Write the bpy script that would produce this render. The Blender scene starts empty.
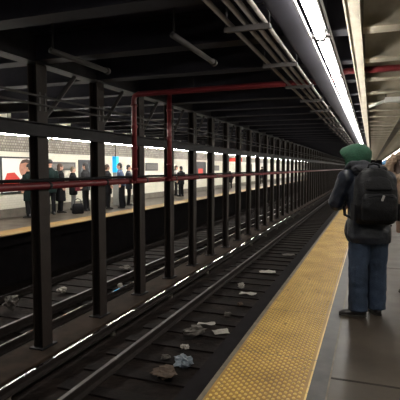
import bpy, bmesh, math, random
from mathutils import Vector, Matrix, noise
random.seed(7)
S = bpy.context.scene
C = S.collection
V = Vector
PI = math.pi

# ------------------------------------------------------------------ materials
def mat(name, col, rough=0.6, metal=0.0, var=0.0, scale=6.0, col2=None, bump=0.0, bscale=40.0, emit=None, estr=0.0, spec=0.5, thresh=None):
    m = bpy.data.materials.new(name); m.use_nodes = True
    nt = m.node_tree; N = nt.nodes; L = nt.links
    b = N['Principled BSDF']
    b.inputs['Base Color'].default_value = (*col, 1)
    b.inputs['Roughness'].default_value = rough
    b.inputs['Metallic'].default_value = metal
    b.inputs['Specular IOR Level'].default_value = spec
    tc = N.new('ShaderNodeTexCoord')
    if var > 0:
        n = N.new('ShaderNodeTexNoise'); n.inputs['Scale'].default_value = scale
        n.inputs['Detail'].default_value = 5; n.inputs['Roughness'].default_value = 0.65
        r = N.new('ShaderNodeValToRGB')
        lo, hi = thresh or (0.32, 0.68)
        r.color_ramp.elements[0].position = lo; r.color_ramp.elements[1].position = hi
        c2 = col2 or tuple(c * (1 - var) for c in col)
        r.color_ramp.elements[0].color = (*c2, 1); r.color_ramp.elements[1].color = (*col, 1)
        L.new(tc.outputs['Object'], n.inputs['Vector']); L.new(n.outputs['Fac'], r.inputs['Fac'])
        L.new(r.outputs['Color'], b.inputs['Base Color'])
    if bump > 0:
        n2 = N.new('ShaderNodeTexNoise'); n2.inputs['Scale'].default_value = bscale; n2.inputs['Detail'].default_value = 4
        bp = N.new('ShaderNodeBump'); bp.inputs['Strength'].default_value = bump; bp.inputs['Distance'].default_value = 0.02
        L.new(tc.outputs['Object'], n2.inputs['Vector']); L.new(n2.outputs['Fac'], bp.inputs['Height'])
        L.new(bp.outputs['Normal'], b.inputs['Normal'])
    if emit:
        b.inputs['Emission Color'].default_value = (*emit, 1); b.inputs['Emission Strength'].default_value = estr
    return m

def mat_brick(name, c1, c2, mortar, scale, w, h, msize, rough, swap):
    m = bpy.data.materials.new(name); m.use_nodes = True
    nt = m.node_tree; N = nt.nodes; L = nt.links; b = N['Principled BSDF']
    tc = N.new('ShaderNodeTexCoord'); sp = N.new('ShaderNodeSeparateXYZ'); cb = N.new('ShaderNodeCombineXYZ')
    L.new(tc.outputs['Object'], sp.inputs[0])
    L.new(sp.outputs[swap[0]], cb.inputs[0]); L.new(sp.outputs[swap[1]], cb.inputs[1])
    br = N.new('ShaderNodeTexBrick')
    br.inputs['Color1'].default_value = (*c1, 1); br.inputs['Color2'].default_value = (*c2, 1); br.inputs['Mortar'].default_value = (*mortar, 1)
    br.inputs['Scale'].default_value = scale; br.inputs['Brick Width'].default_value = w; br.inputs['Row Height'].default_value = h
    br.inputs['Mortar Size'].default_value = msize
    L.new(cb.outputs[0], br.inputs['Vector'])
    n = N.new('ShaderNodeTexNoise'); n.inputs['Scale'].default_value = 1.3; n.inputs['Detail'].default_value = 5
    L.new(tc.outputs['Object'], n.inputs['Vector'])
    mx = N.new('ShaderNodeMix'); mx.data_type = 'RGBA'; mx.blend_type = 'MULTIPLY'; mx.inputs['Factor'].default_value = 0.18
    L.new(br.outputs['Color'], mx.inputs['A']); L.new(n.outputs['Fac'], mx.inputs['B'])
    L.new(mx.outputs['Result'], b.inputs['Base Color']); b.inputs['Roughness'].default_value = rough
    return m

def mat_floor():
    m = bpy.data.materials.new('platform_concrete'); m.use_nodes = True
    nt = m.node_tree; N = nt.nodes; L = nt.links; b = N['Principled BSDF']
    tc = N.new('ShaderNodeTexCoord')
    n = N.new('ShaderNodeTexNoise'); n.inputs['Scale'].default_value = 1.1; n.inputs['Detail'].default_value = 8; n.inputs['Roughness'].default_value = .7
    r = N.new('ShaderNodeValToRGB'); r.color_ramp.elements[0].position = .3; r.color_ramp.elements[1].position = .7
    r.color_ramp.elements[0].color = (.024, .0185, .0135, 1); r.color_ramp.elements[1].color = (.066, .051, .037, 1)
    L.new(tc.outputs['Object'], n.inputs['Vector']); L.new(n.outputs['Fac'], r.inputs['Fac'])
    v = N.new('ShaderNodeTexVoronoi'); v.inputs['Scale'].default_value = 2.6
    L.new(tc.outputs['Object'], v.inputs['Vector'])
    r2 = N.new('ShaderNodeValToRGB'); r2.color_ramp.elements[0].position = .05; r2.color_ramp.elements[1].position = .09
    r2.color_ramp.elements[0].color = (.45, .42, .4, 1); r2.color_ramp.elements[1].color = (1, 1, 1, 1)
    L.new(v.outputs['Distance'], r2.inputs['Fac'])
    mx = N.new('ShaderNodeMix'); mx.data_type = 'RGBA'; mx.blend_type = 'MULTIPLY'; mx.inputs['Factor'].default_value = 1
    L.new(r.outputs['Color'], mx.inputs['A']); L.new(r2.outputs['Color'], mx.inputs['B'])
    L.new(mx.outputs['Result'], b.inputs['Base Color'])
    n3 = N.new('ShaderNodeTexNoise'); n3.inputs['Scale'].default_value = 3; n3.inputs['Detail'].default_value = 6
    L.new(tc.outputs['Object'], n3.inputs['Vector'])
    mr = N.new('ShaderNodeMapRange'); mr.inputs['To Min'].default_value = .3; mr.inputs['To Max'].default_value = .55
    L.new(n3.outputs['Fac'], mr.inputs['Value']); L.new(mr.outputs['Result'], b.inputs['Roughness']); b.inputs['Specular IOR Level'].default_value = .35
    return m

def mat_tactile(name, c1, c2, rough):
    m = bpy.data.materials.new(name); m.use_nodes = True
    nt = m.node_tree; N = nt.nodes; L = nt.links; b = N['Principled BSDF']
    tc = N.new('ShaderNodeTexCoord')
    n = N.new('ShaderNodeTexNoise'); n.inputs['Scale'].default_value = 2.2; n.inputs['Detail'].default_value = 7
    r = N.new('ShaderNodeValToRGB'); r.color_ramp.elements[0].position = .3; r.color_ramp.elements[1].position = .68
    r.color_ramp.elements[0].color = (*c1, 1); r.color_ramp.elements[1].color = (*c2, 1)
    L.new(tc.outputs['Object'], n.inputs['Vector']); L.new(n.outputs['Fac'], r.inputs['Fac'])
    # worn dark scuffs and old gum
    n2 = N.new('ShaderNodeTexNoise'); n2.inputs['Scale'].default_value = 15; n2.inputs['Detail'].default_value = 4; n2.inputs['Roughness'].default_value = .7
    L.new(tc.outputs['Object'], n2.inputs['Vector'])
    r2 = N.new('ShaderNodeValToRGB'); r2.color_ramp.elements[0].position = .60; r2.color_ramp.elements[1].position = .67
    r2.color_ramp.elements[0].color = (0, 0, 0, 1); r2.color_ramp.elements[1].color = (1, 1, 1, 1)
    L.new(n2.outputs['Fac'], r2.inputs['Fac'])
    # panel seams every 1.22 m
    sp = N.new('ShaderNodeSeparateXYZ'); L.new(tc.outputs['Object'], sp.inputs[0])
    md = N.new('ShaderNodeMath'); md.operation = 'PINGPONG'; md.inputs[1].default_value = .61
    ad = N.new('ShaderNodeMath'); ad.operation = 'ADD'; ad.inputs[1].default_value = 100 * 1.22 - 4.92 + .61 * 0
    L.new(sp.outputs[1], ad.inputs[0]); L.new(ad.outputs[0], md.inputs[0])
    lt = N.new('ShaderNodeMath'); lt.operation = 'LESS_THAN'; lt.inputs[1].default_value = .008
    L.new(md.outputs[0], lt.inputs[0])
    mxm = N.new('ShaderNodeMath'); mxm.operation = 'MAXIMUM'
    L.new(r2.outputs['Color'], mxm.inputs[0]); L.new(lt.outputs[0], mxm.inputs[1])
    fac = N.new('ShaderNodeMath'); fac.operation = 'MULTIPLY'; fac.inputs[1].default_value = .75
    L.new(mxm.outputs[0], fac.inputs[0])
    mx = N.new('ShaderNodeMix'); mx.data_type = 'RGBA'
    L.new(fac.outputs[0], mx.inputs['Factor'])
    L.new(r.outputs['Color'], mx.inputs['A']); mx.inputs['B'].default_value = (.09, .065, .035, 1)
    L.new(mx.outputs['Result'], b.inputs['Base Color']); b.inputs['Roughness'].default_value = rough
    return m

M = dict(
    concrete=mat_floor(), tactile=mat_tactile('yellow_tactile_rubber', (.20, .105, .016), (.33, .185, .030), .5), dome=mat_tactile('worn_highlit_dome_tops', (.50, .32, .070), (.70, .49, .14), .30),  # domes paler from wear and painted-in highlights, field darker between them
    edge=mat('worn_edge_board', (.16, .13, .09), .7, var=.5, scale=8),
    slate=mat('slate_border', (.048, .042, .037), .5, var=.75, scale=6),
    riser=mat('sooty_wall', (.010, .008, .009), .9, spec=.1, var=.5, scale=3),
    dullpipe=mat('dull_pipe_paint', (.045, .041, .040), .6, spec=.25, var=.3, scale=6),
    white=mat('white_sign_paint', (.82, .82, .78), .4, var=.1, scale=4),
    joint=mat('dark_floor_joint', (.030, .025, .021), .8, var=.6, scale=5, spec=.2),
    bed=mat('dirty_trackbed', (.020, .0135, .011), .9, spec=.12, var=.75, scale=3.5, bump=.6, bscale=14),
    tie=mat('creosoted_timber', (.017, .0135, .0125), .9, spec=.1, var=.5, scale=5, bump=.4, bscale=25),
    bench=mat('dusty_concrete', (.036, .0235, .0165), .9, spec=.1, var=.5, scale=3),
    rail=mat('dull_rail_steel', (.11, .095, .088), .45, metal=.6, var=.3, scale=6),
    railrust=mat('rusty_rail', (.026, .019, .017), .8, spec=.2, var=.5, scale=7),
    polished=mat('polished_steel', (.46, .44, .43), .085, metal=1.0),
    column=mat('black_brown_paint', (.027, .0195, .016), .6, spec=.25, var=.35, scale=4, bump=.15, bscale=30),
    darksteel=mat('dark_steel_paint', (.016, .0145, .016), .65, spec=.2, var=.4, scale=4),
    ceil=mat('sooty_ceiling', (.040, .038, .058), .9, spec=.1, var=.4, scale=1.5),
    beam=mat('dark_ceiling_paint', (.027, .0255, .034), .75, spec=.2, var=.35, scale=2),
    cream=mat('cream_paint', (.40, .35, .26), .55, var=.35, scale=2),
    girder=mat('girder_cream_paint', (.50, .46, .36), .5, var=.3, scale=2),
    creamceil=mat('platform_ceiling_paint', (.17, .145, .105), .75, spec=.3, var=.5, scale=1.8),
    redpipe=mat('red_pipe_paint', (.18, .021, .025), .4, var=.35, scale=5),
    conduit=mat('galvanised_conduit', (.26, .23, .21), .45, metal=.3, var=.3, scale=6),
    bracket=mat('bracket_steel', (.055, .049, .047), .6, var=.4, scale=6),
    housing=mat('grey_lamp_housing', (.33, .32, .32), .45, metal=.2, var=.15, scale=5),
    tube=mat('lit_fluorescent_tube', (1, 1, 1), .4, emit=(1.0, .965, .90), estr=44),
    tube2=mat('lit_fluorescent_tube_far', (1, 1, 1), .4, emit=(1.0, .965, .89), estr=115),
    whitetile=mat_brick('white_wall_tile', (.90, .87, .74), (.87, .84, .71), (.72, .68, .56), 1, .15, .075, .004, .25, (1, 2)),
    frieze=mat_brick('mosaic_frieze', (.21, .175, .125), (.36, .32, .25), (.12, .10, .08), 1, .11, .09, .012, .5, (1, 2)),
    dado=mat('grey_dado_stone', (.20, .18, .145), .6, var=.4, scale=3),
    tablet=mat('slate_name_tablet', (.075, .072, .070), .5, var=.3, scale=10),
    tabletin=mat('tablet_inner_mosaic', (.19, .18, .165), .6, var=.6, scale=26),
    blackframe=mat('black_poster_frame', (.018, .017, .018), .4),
    paper=mat('poster_paper', (.80, .77, .72), .5), pred=mat('poster_red', (.55, .045, .03), .5),
    pflesh=mat('poster_flesh', (.46, .20, .13), .5, var=.35, scale=7), psuit=mat('poster_suit', (.03, .035, .05), .5),
    pgrey=mat('poster_grey', (.16, .17, .18), .5, var=.6, scale=9), pdark=mat('poster_dark', (.05, .055, .06), .5, var=.5, scale=5),
    pgreen=mat('green_sign', (.03, .42, .10), .5),
    blue=mat('bright_blue_panel', (.01, .36, .72), .4, emit=(.01, .36, .72), estr=.55),
    kiosk=mat('brushed_kiosk_grey', (.36, .37, .36), .4, metal=.3, var=.2, scale=6),
    skin=mat('skin', (.55, .30, .21), .5, var=.12, scale=12), eye=mat('dark_eye', (.02, .015, .012), .25), lip=mat('lip', (.42, .15, .12), .45),
    navy=mat('navy_jacket_cloth', (.0055, .0085, .0175), .48, spec=.4, var=.35, scale=9, bump=.25, bscale=35),
    jeans=mat('blue_denim', (.044, .064, .105), .8, spec=.15, var=.62, scale=3.2, bump=.25, bscale=60),
    hood=mat('green_fleece', (.013, .066, .034), .9, var=.35, scale=9, bump=.3, bscale=50),
    greyhood=mat('grey_collar_cloth', (.040, .042, .048), .9, spec=.15, var=.3, scale=12, bump=.3, bscale=40),
    shoe=mat('black_shoe_leather', (.012, .010, .010), .45, var=.3, scale=9), sole=mat('shoe_sole', (.03, .026, .022), .8),
    pack=mat('black_pack_nylon', (.0045, .0045, .0055), .6, spec=.15, var=.35, scale=8, bump=.3, bscale=60),
    packtrim=mat('pack_webbing', (.008, .008, .010), .8, spec=.12), pull=mat('pale_zip_pull', (.28, .275, .26), .4),
    phone=mat('phone_shell', (.06, .06, .065), .25), phoneglass=mat('phone_screen', (.35, .36, .38), .1, emit=(.7, .75, .85), estr=.25),
    beige=mat('beige_coat_cloth', (.26, .165, .12), .85, var=.3, scale=8, bump=.4, bscale=30),
    fur=mat('pale_fur', (.34, .235, .16), .95, var=.5, scale=30, bump=1.0, bscale=90),
    brownhair=mat('brown_hair', (.055, .028, .016), .6, var=.4, scale=20), blackhair=mat('black_hair', (.010, .009, .009), .5),
    greyhair=mat('ash_hair', (.20, .15, .10), .6, var=.4, scale=20),
    black=mat('black_cloth', (.012, .012, .014), .9, spec=.1, var=.3, scale=8), charcoal=mat('charcoal_cloth', (.026, .026, .028), .9, spec=.1, var=.3, scale=8),
    darkgreen=mat('dark_green_cloth', (.008, .016, .015), .9, spec=.1, var=.3, scale=8), maroon=mat('maroon_cloth', (.13, .012, .02), .7),
    denim=mat('denim_jacket_cloth', (.06, .10, .19), .8, var=.4, scale=10), lightcloth=mat('pale_cloth', (.5, .48, .46), .8, var=.2, scale=8),
    lightblue=mat('light_blue_knit', (.12, .30, .58), .8, var=.3, scale=20), paleleg=mat('grey_leggings', (.17, .17, .17), .8),
    litterw=mat('crumpled_white_paper', (.42, .39, .34), .7, var=.35, scale=14), litterb=mat('bluish_plastic', (.17, .205, .24), .4, var=.35, scale=12),
    litterbr=mat('brown_paper_scrap', (.085, .055, .035), .85, var=.4, scale=12), litterg=mat('dirty_grey_scrap', (.12, .105, .09), .85, var=.5, scale=14),
)

# ------------------------------------------------------------------ mesh builder
def frame(d):
    d = d.normalized(); a = V((0, 0, 1)) if abs(d.z) < .9 else V((1, 0, 0))
    u = d.cross(a).normalized(); return u, d.cross(u).normalized()

class MB:
    def __init__(s): s.bm = bmesh.new(); s.mi = 0
    def add(s, vs, fs, smooth=False):
        bv = [s.bm.verts.new(v) for v in vs]
        for f in fs:
            try:
                q = s.bm.faces.new([bv[i] for i in f]); q.material_index = s.mi; q.smooth = smooth
            except ValueError: pass
        return s
    def box(s, c, d, R=None, bev=0.0):
        t = bmesh.new(); bmesh.ops.create_cube(t, size=1)
        for v in t.verts: v.co = V((v.co.x * d[0], v.co.y * d[1], v.co.z * d[2]))
        if bev > 0: bmesh.ops.bevel(t, geom=t.edges[:], offset=bev, segments=2, affect='EDGES', profile=.5)
        R = R or Matrix.Identity(3)
        t.verts.index_update()
        s.add([R @ v.co + V(c) for v in t.verts], [[v.index for v in f.verts] for f in t.faces]); t.free(); return s
    def b2(s, lo, hi, bev=0.0):
        lo, hi = V(lo), V(hi); return s.box((lo + hi) / 2, hi - lo, None, bev)
    def rings(s, rs, seg=12, cap=True, smooth=True, p=2.0):
        """rs: (centre, u, v) half-axis vectors; p = superellipse power"""
        vs = []; fs = []
        for c, u, v in rs:
            for k in range(seg):
                t = 2 * PI * k / seg; ct, st = math.cos(t), math.sin(t)
                e = 2.0 / p
                a = math.copysign(abs(ct) ** e, ct); b = math.copysign(abs(st) ** e, st)
                vs.append(V(c) + V(u) * a + V(v) * b)
        for i in range(len(rs) - 1):
            for k in range(seg):
                k2 = (k + 1) % seg; fs.append((i * seg + k, i * seg + k2, (i + 1) * seg + k2, (i + 1) * seg + k))
        if cap:
            fs.append(tuple(range(seg))[::-1]); n = (len(rs) - 1) * seg; fs.append(tuple(range(n, n + seg)))
        s.add(vs, fs, smooth); return s
    def tube(s, pts, r, seg=10, smooth=True):
        pts = [V(p) for p in pts]; rs = []
        n = len(pts); rad = r if isinstance(r, (list, tuple)) else [r] * n
        u = None
        for i, p in enumerate(pts):
            d = (pts[min(i + 1, n - 1)] - pts[max(i - 1, 0)]).normalized()
            if u is None: u, v = frame(d)
            else:
                u = (u - d * u.dot(d)).normalized(); v = d.cross(u)
            rs.append((p, u * rad[i], v * rad[i]))
        return s.rings(rs, seg, True, smooth)
    def ell(s, c, r, R=None, seg=16, n=10):
        R = R or Matrix.Identity(3); c = V(c); rs = []
        for i in range(n + 1):
            t = PI * i / n; z = -math.cos(t); q = max(math.sin(t), .04)
            rs.append((c + R @ V((0, 0, z * r[2])), R @ V((r[0] * q, 0, 0)), R @ V((0, r[1] * q, 0))))
        return s.rings(rs, seg)
    def prism(s, prof, y0, y1, smooth=False):
        """profile in (x, z) extruded along y"""
        n = len(prof); vs = [V((x, y0, z)) for x, z in prof] + [V((x, y1, z)) for x, z in prof]
        fs = [(k, (k + 1) % n, n + (k + 1) % n, n + k) for k in range(n)] + [tuple(range(n))[::-1], tuple(range(n, 2 * n))]
        return s.add(vs, fs, smooth)
    def build(s, name, mats, parent=None, loc=(0, 0, 0)):
        bmesh.ops.recalc_face_normals(s.bm, faces=s.bm.faces[:])
        me = bpy.data.meshes.new(name); s.bm.to_mesh(me); s.bm.free()
        for m in (mats if isinstance(mats, (list, tuple)) else [mats]): me.materials.append(m)
        o = bpy.data.objects.new(name, me); C.objects.link(o); o.location = loc
        if parent: o.parent = parent
        return o

def remesh(mb, voxel, smooth=4, noise_amp=0.0, noise_scale=9.0, fac=.5):
    """one continuous surface out of overlapping lofts"""
    me = bpy.data.meshes.new('tmp'); mb.bm.normal_update(); bmesh.ops.recalc_face_normals(mb.bm, faces=mb.bm.faces[:]); mb.bm.to_mesh(me); mb.bm.free()
    o = bpy.data.objects.new('tmp', me); C.objects.link(o)
    r = o.modifiers.new('r', 'REMESH'); r.mode = 'VOXEL'; r.voxel_size = voxel; r.use_smooth_shade = True
    if smooth:
        sm = o.modifiers.new('s', 'SMOOTH'); sm.factor = fac; sm.iterations = smooth
    dg = bpy.context.evaluated_depsgraph_get()
    out = bpy.data.meshes.new_from_object(o.evaluated_get(dg))
    bpy.data.objects.remove(o); bpy.data.meshes.remove(me)
    out.materials.clear()
    if noise_amp:
        ns = [v.normal.copy() for v in out.vertices]
        for v, n in zip(out.vertices, ns):
            q = v.co * noise_scale
            a = noise.noise(V((q.x, q.y, q.z * 1.6))) + .5 * noise.noise(q * 2.3)
            v.co = v.co + n * a * noise_amp
    for p in out.polygons: p.use_smooth = True
    return out

def mobj(name, me, mats, parent=None):
    for m in (mats if isinstance(mats, (list, tuple)) else [mats]): me.materials.append(m)
    me.name = name
    o = bpy.data.objects.new(name, me); C.objects.link(o)
    if parent: o.parent = parent
    return o

def tag(o, label, cat, group=None, kind=None):
    o['label'] = label; o['category'] = cat
    if group: o['group'] = group
    if kind: o['kind'] = kind
    return o
def empty(name, loc, label, cat, group=None, rz=0, kind=None):
    o = bpy.data.objects.new(name, None); C.objects.link(o); o.location = loc; o.rotation_euler.z = rz
    o.empty_display_size = .1
    return tag(o, label, cat, group, kind)
def struct(o): o['kind'] = 'structure'; return o
def dup(root, loc, label=None, group=None):
    r = root.copy(); C.objects.link(r); r.location = loc
    if label: r['label'] = label
    if group: r['group'] = group
    for ch in list(root.children):
        c = ch.copy(); C.objects.link(c); c.parent = r
        for g in list(ch.children):
            d = g.copy(); C.objects.link(d); d.parent = c
    return r
ORD = 'first second third fourth fifth sixth seventh eighth ninth tenth eleventh twelfth thirteenth fourteenth fifteenth sixteenth seventeenth eighteenth nineteenth twentieth'.split()

# ------------------------------------------------------------------ dimensions
COLX, COLY0, PITCH = -4.52, 5.47, 1.53
Y0, Y1 = -3.0, 96.0
EDGE, FEDGE, FWALL = -1.06, -7.79, -10.6
BEDZ, TIEZ, RAILZ, BENCHZ = -1.27, -1.245, -1.10, -1.10

# ------------------------------------------------------------------ setting
m = MB(); m.b2((-.25, Y0, -.25), (4.6, Y1, 0)); struct(m.build('floor', M['concrete']))
m = MB(); m.b2((-.372, Y0, -.2), (-.25, Y1, .002)); struct(m.build('floor_border', M['slate']))
m = MB(); m.b2((-.252, Y0, -.05), (-.240, Y1, .003)); struct(m.build('trim_4', M['edge']))
m = MB(); m.b2((-.24, 3.42, -.05), (4.6, 3.445, .002)); m.b2((-.24, 7.6, -.05), (4.6, 7.62, .002)); struct(m.build('trim_6', M['joint']))
# tactile strip with truncated domes
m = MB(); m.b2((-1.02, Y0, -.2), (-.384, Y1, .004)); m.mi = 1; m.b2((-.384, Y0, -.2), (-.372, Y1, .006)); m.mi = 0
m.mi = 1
sp = .0305
for j in range(int((24 - 2.2) / sp)):
    y = 2.2 + j * sp
    seg = 8 if y < 7 else 5
    for i in range(10):
        x = -1.02 + .032 + i * .0632 + (.0316 if j % 2 else 0)
        if x > -.392: continue
        vs = [V((x + q * math.cos(2 * PI * k / seg), y + q * math.sin(2 * PI * k / seg), z)) for q, z in ((.0125, .003), (.0102, .0095), (.0055, .0125)) for k in range(seg)]
        m.add(vs, [(a * seg + k, a * seg + (k + 1) % seg, (a + 1) * seg + (k + 1) % seg, (a + 1) * seg + k) for a in (0, 1) for k in range(seg)] + [tuple(range(2 * seg, 3 * seg))], True)
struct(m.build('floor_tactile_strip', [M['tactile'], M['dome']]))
m = MB(); m.b2((EDGE, Y0, -.2), (-1.02, Y1, .001)); struct(m.build('trim_1', M['edge']))
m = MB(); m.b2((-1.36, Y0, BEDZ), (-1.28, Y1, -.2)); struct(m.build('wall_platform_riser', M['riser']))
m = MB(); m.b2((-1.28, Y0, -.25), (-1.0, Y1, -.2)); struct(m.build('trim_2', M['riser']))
# track floor
m = MB(); m.b2((FEDGE - .4, Y0, BEDZ - .1), (-1.28, Y1, BEDZ)); struct(m.build('floor_trackbed', M['bed']))
m = MB(); m.b2((-4.82, Y0, BEDZ), (-4.2, Y1, BENCHZ), .02); struct(m.build('floor_column_bench', M['bench']))
# far platform
m = MB(); m.b2((FWALL, Y0, -.25), (FEDGE - .66, Y1, 0)); struct(m.build('floor_far_platform', M['concrete']))
m = MB(); m.b2((FEDGE - .66, Y0, -.02), (FEDGE - .03, Y1, .003)); struct(m.build('floor_far_tactile_strip', M['tactile']))
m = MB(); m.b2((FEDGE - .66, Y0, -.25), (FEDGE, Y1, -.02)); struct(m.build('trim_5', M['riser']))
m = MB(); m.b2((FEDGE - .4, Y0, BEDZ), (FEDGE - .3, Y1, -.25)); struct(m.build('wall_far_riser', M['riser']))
# far wall: tile, mosaic frieze, dado
m = MB(); m.b2((FWALL - .2, Y0, -.25), (FWALL, Y1, 3.45)); struct(m.build('wall_left', M['whitetile']))
m = MB(); m.b2((FWALL - .02, Y0, 2.06), (FWALL + .025, Y1, 2.72)); struct(m.build('trim_3', M['frieze']))
m = MB(); m.b2((FWALL - .02, Y0, 0), (FWALL + .035, Y1, .27)); struct(m.build('baseboard_left', M['dado']))
m = MB(); m.b2((4.6, Y0, -.25), (4.8, Y1, 3.45)); struct(m.build('wall_right', M['whitetile']))
m = MB(); m.b2((FWALL - .2, Y1, -1.5), (4.8, Y1 + .2, 3.45)); struct(m.build('wall_end', M['riser']))
# ceiling slabs
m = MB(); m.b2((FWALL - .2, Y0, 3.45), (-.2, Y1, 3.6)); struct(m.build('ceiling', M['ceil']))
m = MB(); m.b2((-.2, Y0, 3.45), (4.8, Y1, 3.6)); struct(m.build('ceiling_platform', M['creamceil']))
def ibeam_x(x0, x1, y, z0, z1, w, name, mt):
    m = MB(); t = .025
    m.b2((x0, y - w / 2, z0), (x1, y + w / 2, z0 + t)); m.b2((x0, y - w / 2, z1 - t), (x1, y + w / 2, z1)); m.b2((x0, y - .012, z0 + t), (x1, y + .012, z1 - t))
    return struct(m.build(name, mt))
nb = int((Y1 - 1) / PITCH)
k = -4
b1 = b2_ = None
while COLY0 + k * PITCH < Y1 - .5:
    y = COLY0 + k * PITCH
    if b1 is None:
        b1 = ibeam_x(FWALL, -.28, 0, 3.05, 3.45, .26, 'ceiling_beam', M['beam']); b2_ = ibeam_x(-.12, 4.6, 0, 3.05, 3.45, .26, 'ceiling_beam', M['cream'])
        b1.location.y = b2_.location.y = y
    else:
        for b in (b1, b2_):
            c = b.copy(); C.objects.link(c); c.location.y = y
    k += 1
# long girders
m = MB(); m.b2((-.265, Y0, 3.0), (-.13, Y1, 3.03)); m.b2((-.215, Y0, 3.03), (-.195, Y1, 3.45)); m.b2((-.265, Y0, 3.0 - .02), (-.25, Y1, 3.0)); struct(m.build('ceiling_girder', M['girder']))
m = MB(); m.b2((.68, Y0, 2.86), (.88, Y1, 2.885)); m.b2((.77, Y0, 2.885), (.79, Y1, 3.05)); struct(m.build('ceiling_girder', M['creamceil']))
m = MB(); m.b2((-.84, Y0, 2.875), (-.60, Y1, 2.895)); m.b2((-.845, Y0, 2.875), (-.83, Y1, 3.05)); struct(m.build('ceiling_soffit', M['beam']))
m = MB(); m.b2((COLX - .12, Y0, 3.02), (COLX + .12, Y1, 3.045)); m.b2((COLX - .012, Y0, 3.045), (COLX + .012, Y1, 3.45)); struct(m.build('ceiling_girder', M['darksteel']))
m = MB(); x = COLX + .094
m.b2((x, Y0, 1.99), (x + .09, Y1, 2.005)); m.b2((x, Y0, 2.005), (x + .015, Y1, 2.17)); m.b2((x, Y0, 2.17), (x + .09, Y1, 2.185)); struct(m.build('side_beam', M['darksteel']))

# ------------------------------------------------------------------ columns between the tracks
def column():
    root = empty('steel_column', (0, 0, 0), 'x', 'column', 'steel columns between the tracks', kind='thing')
    h = 3.02 - BENCHZ; w = .08; d = .11
    m = MB()
    m.b2((w - .016, -d, .02), (w, d, h)); m.b2((-w, -d, .02), (-w + .016, d, h)); m.b2((-w + .016, -.007, .02), (w - .016, .007, h))
    m.build('shaft', M['column'], root)
    m = MB(); m.b2((-.12, -.17, 0), (.12, .17, .02)); m.build('base_plate', M['darksteel'], root)
    m = MB(); m.tube([V((0, .02, 3.26)), V((0, .90, h - .012))], .034, 6, False); m.build('knee_brace', M['dullpipe'], root)
    m = MB()
    for s in (-1, 1):
        m.b2((w, s * .06 - .018, 3.46), (w + .012, s * .06 + .018, 3.72))
    m.build('pipe_clip', M['bracket'], root)
    return root
col0 = column()
seen = ['%s black-brown steel column counting from the left, %s' % (ORD[i], t) for i, t in enumerate([
    'nearest and widest of the row', 'in front of the group with bags', 'with a red riser pipe on its left', 'with the second red riser beside it',
    'next beyond both red risers', 'second beyond the red risers', 'in the middle of the picture', 'just before the small red hanging sign', 'right half of the row', 'in the thinning row'])]
k = 0
while COLY0 + k * PITCH < Y1 - 1:
    loc = (COLX, COLY0 + k * PITCH, BENCHZ)
    if k < 10: lab = seen[k]
    elif k < 18: lab = '%s steel column from the left in the receding row' % ORD[k]
    else: lab = 'thin distant steel column in the packed dark end of the row'
    if k == 0: c = col0; c.location = loc; c['label'] = lab
    else: c = dup(col0, loc, lab, 'distant steel columns' if k >= 18 else 'steel columns between the tracks')
    k += 1

# ------------------------------------------------------------------ pipes along the columns
px = COLX + .08 + .078
m = MB(); m.tube([(px, Y0, 1.295), (px, Y1, 1.295)], .052, 12)
k = 0
rp = empty('red_pipe', (px, 0, 1.295), 'long red pipe running along the column row at waist height', 'pipe')
m.bm.free(); m = MB(); m.tube([(0, Y0, 0), (0, Y1, 0)], .052, 12); m.build('pipe_run', M['redpipe'], rp)
k = 0
while COLY0 + k * PITCH < 32:
    m = MB(); y = COLY0 + k * PITCH
    m.tube([(0, y - .03, 0), (0, y + .03, 0)], .056, 12); m.b2((-.06, y - .02, -.02), (-.04, y + .02, .02)); m.build('pipe_clamp', M['darksteel'], rp); k += 1
m = MB(); m.tube([(0, Y0, 0), (0, Y1, 0)], .024, 10); tag(m.build('black_conduit', M['darksteel'], None, (px - .005, 0, 1.375)), 'thin black conduit lying directly above the red pipe', 'pipe')
m = MB(); m.tube([(0, Y0, 0), (0, Y1, 0)], .017, 8); tag(m.build('thin_conduit', M['bracket'], None, (COLX + .113, 0, -1.10 + 2.42 + 1.24)), 'upper of two thin grey conduits high on the columns', 'pipe')
m = MB(); m.tube([(0, Y0, 0), (0, Y1, 0)], .017, 8); tag(m.build('thin_conduit', M['bracket'], None, (COLX + .113, 0, 2.44)), 'lower of two thin grey conduits high on the columns', 'pipe')
# transverse red pipe with its riser, and the second riser
rx = COLX + .30
tp = empty('red_sprinkler_pipe', (rx, 7.80, 0), 'red sprinkler pipe crossing under the ceiling and dropping beside the third column', 'pipe')
m = MB(); m.tube([(0, 0, 1.30), (0, 0, 2.83), (.02, 0, 2.9), (.09, 0, 2.93), (-.80 - rx, 0, 2.955), (-.66 - rx, 0, 2.97), (-.52 - rx, 0, 3.06), (-.40 - rx, 0, 3.085), (4.6 - rx - .1, 0, 3.09)], .05, 12); m.build('pipe_run', M['redpipe'], tp)
for z in (1.5, 1.9, 2.3, 2.7):
    m = MB(); m.tube([(0, 0, z), (0, 0, z + .05)], .062, 12); m.build('coupling', M['redpipe'], tp)
m = MB(); m.tube([(-.089, 0, 1.295), (.0, 0, 1.295)], .05, 10); m.build('tee', M['redpipe'], tp)
for x in (1.2, 2.6):
    m = MB(); m.tube([(x, 0, 2.93), (x, 0, 3.45)], .008, 6); m.build('hanger_rod', M['darksteel'], tp)
rp2 = empty('red_riser_pipe', (rx, 9.42, 0), 'short red riser pipe standing beside the fourth column', 'pipe')
m = MB(); m.tube([(0, 0, 1.30), (0, 0, 3.44)], .052, 12); m.build('pipe_run', M['redpipe'], rp2)
for z in (1.6, 2.2, 2.8):
    m = MB(); m.tube([(0, 0, z), (0, 0, z + .05)], .062, 12); m.build('coupling', M['redpipe'], rp2)
m = MB(); m.tube([(-.089, 0, 1.295), (.0, 0, 1.295)], .045, 10); m.build('tee', M['redpipe'], rp2)

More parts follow.
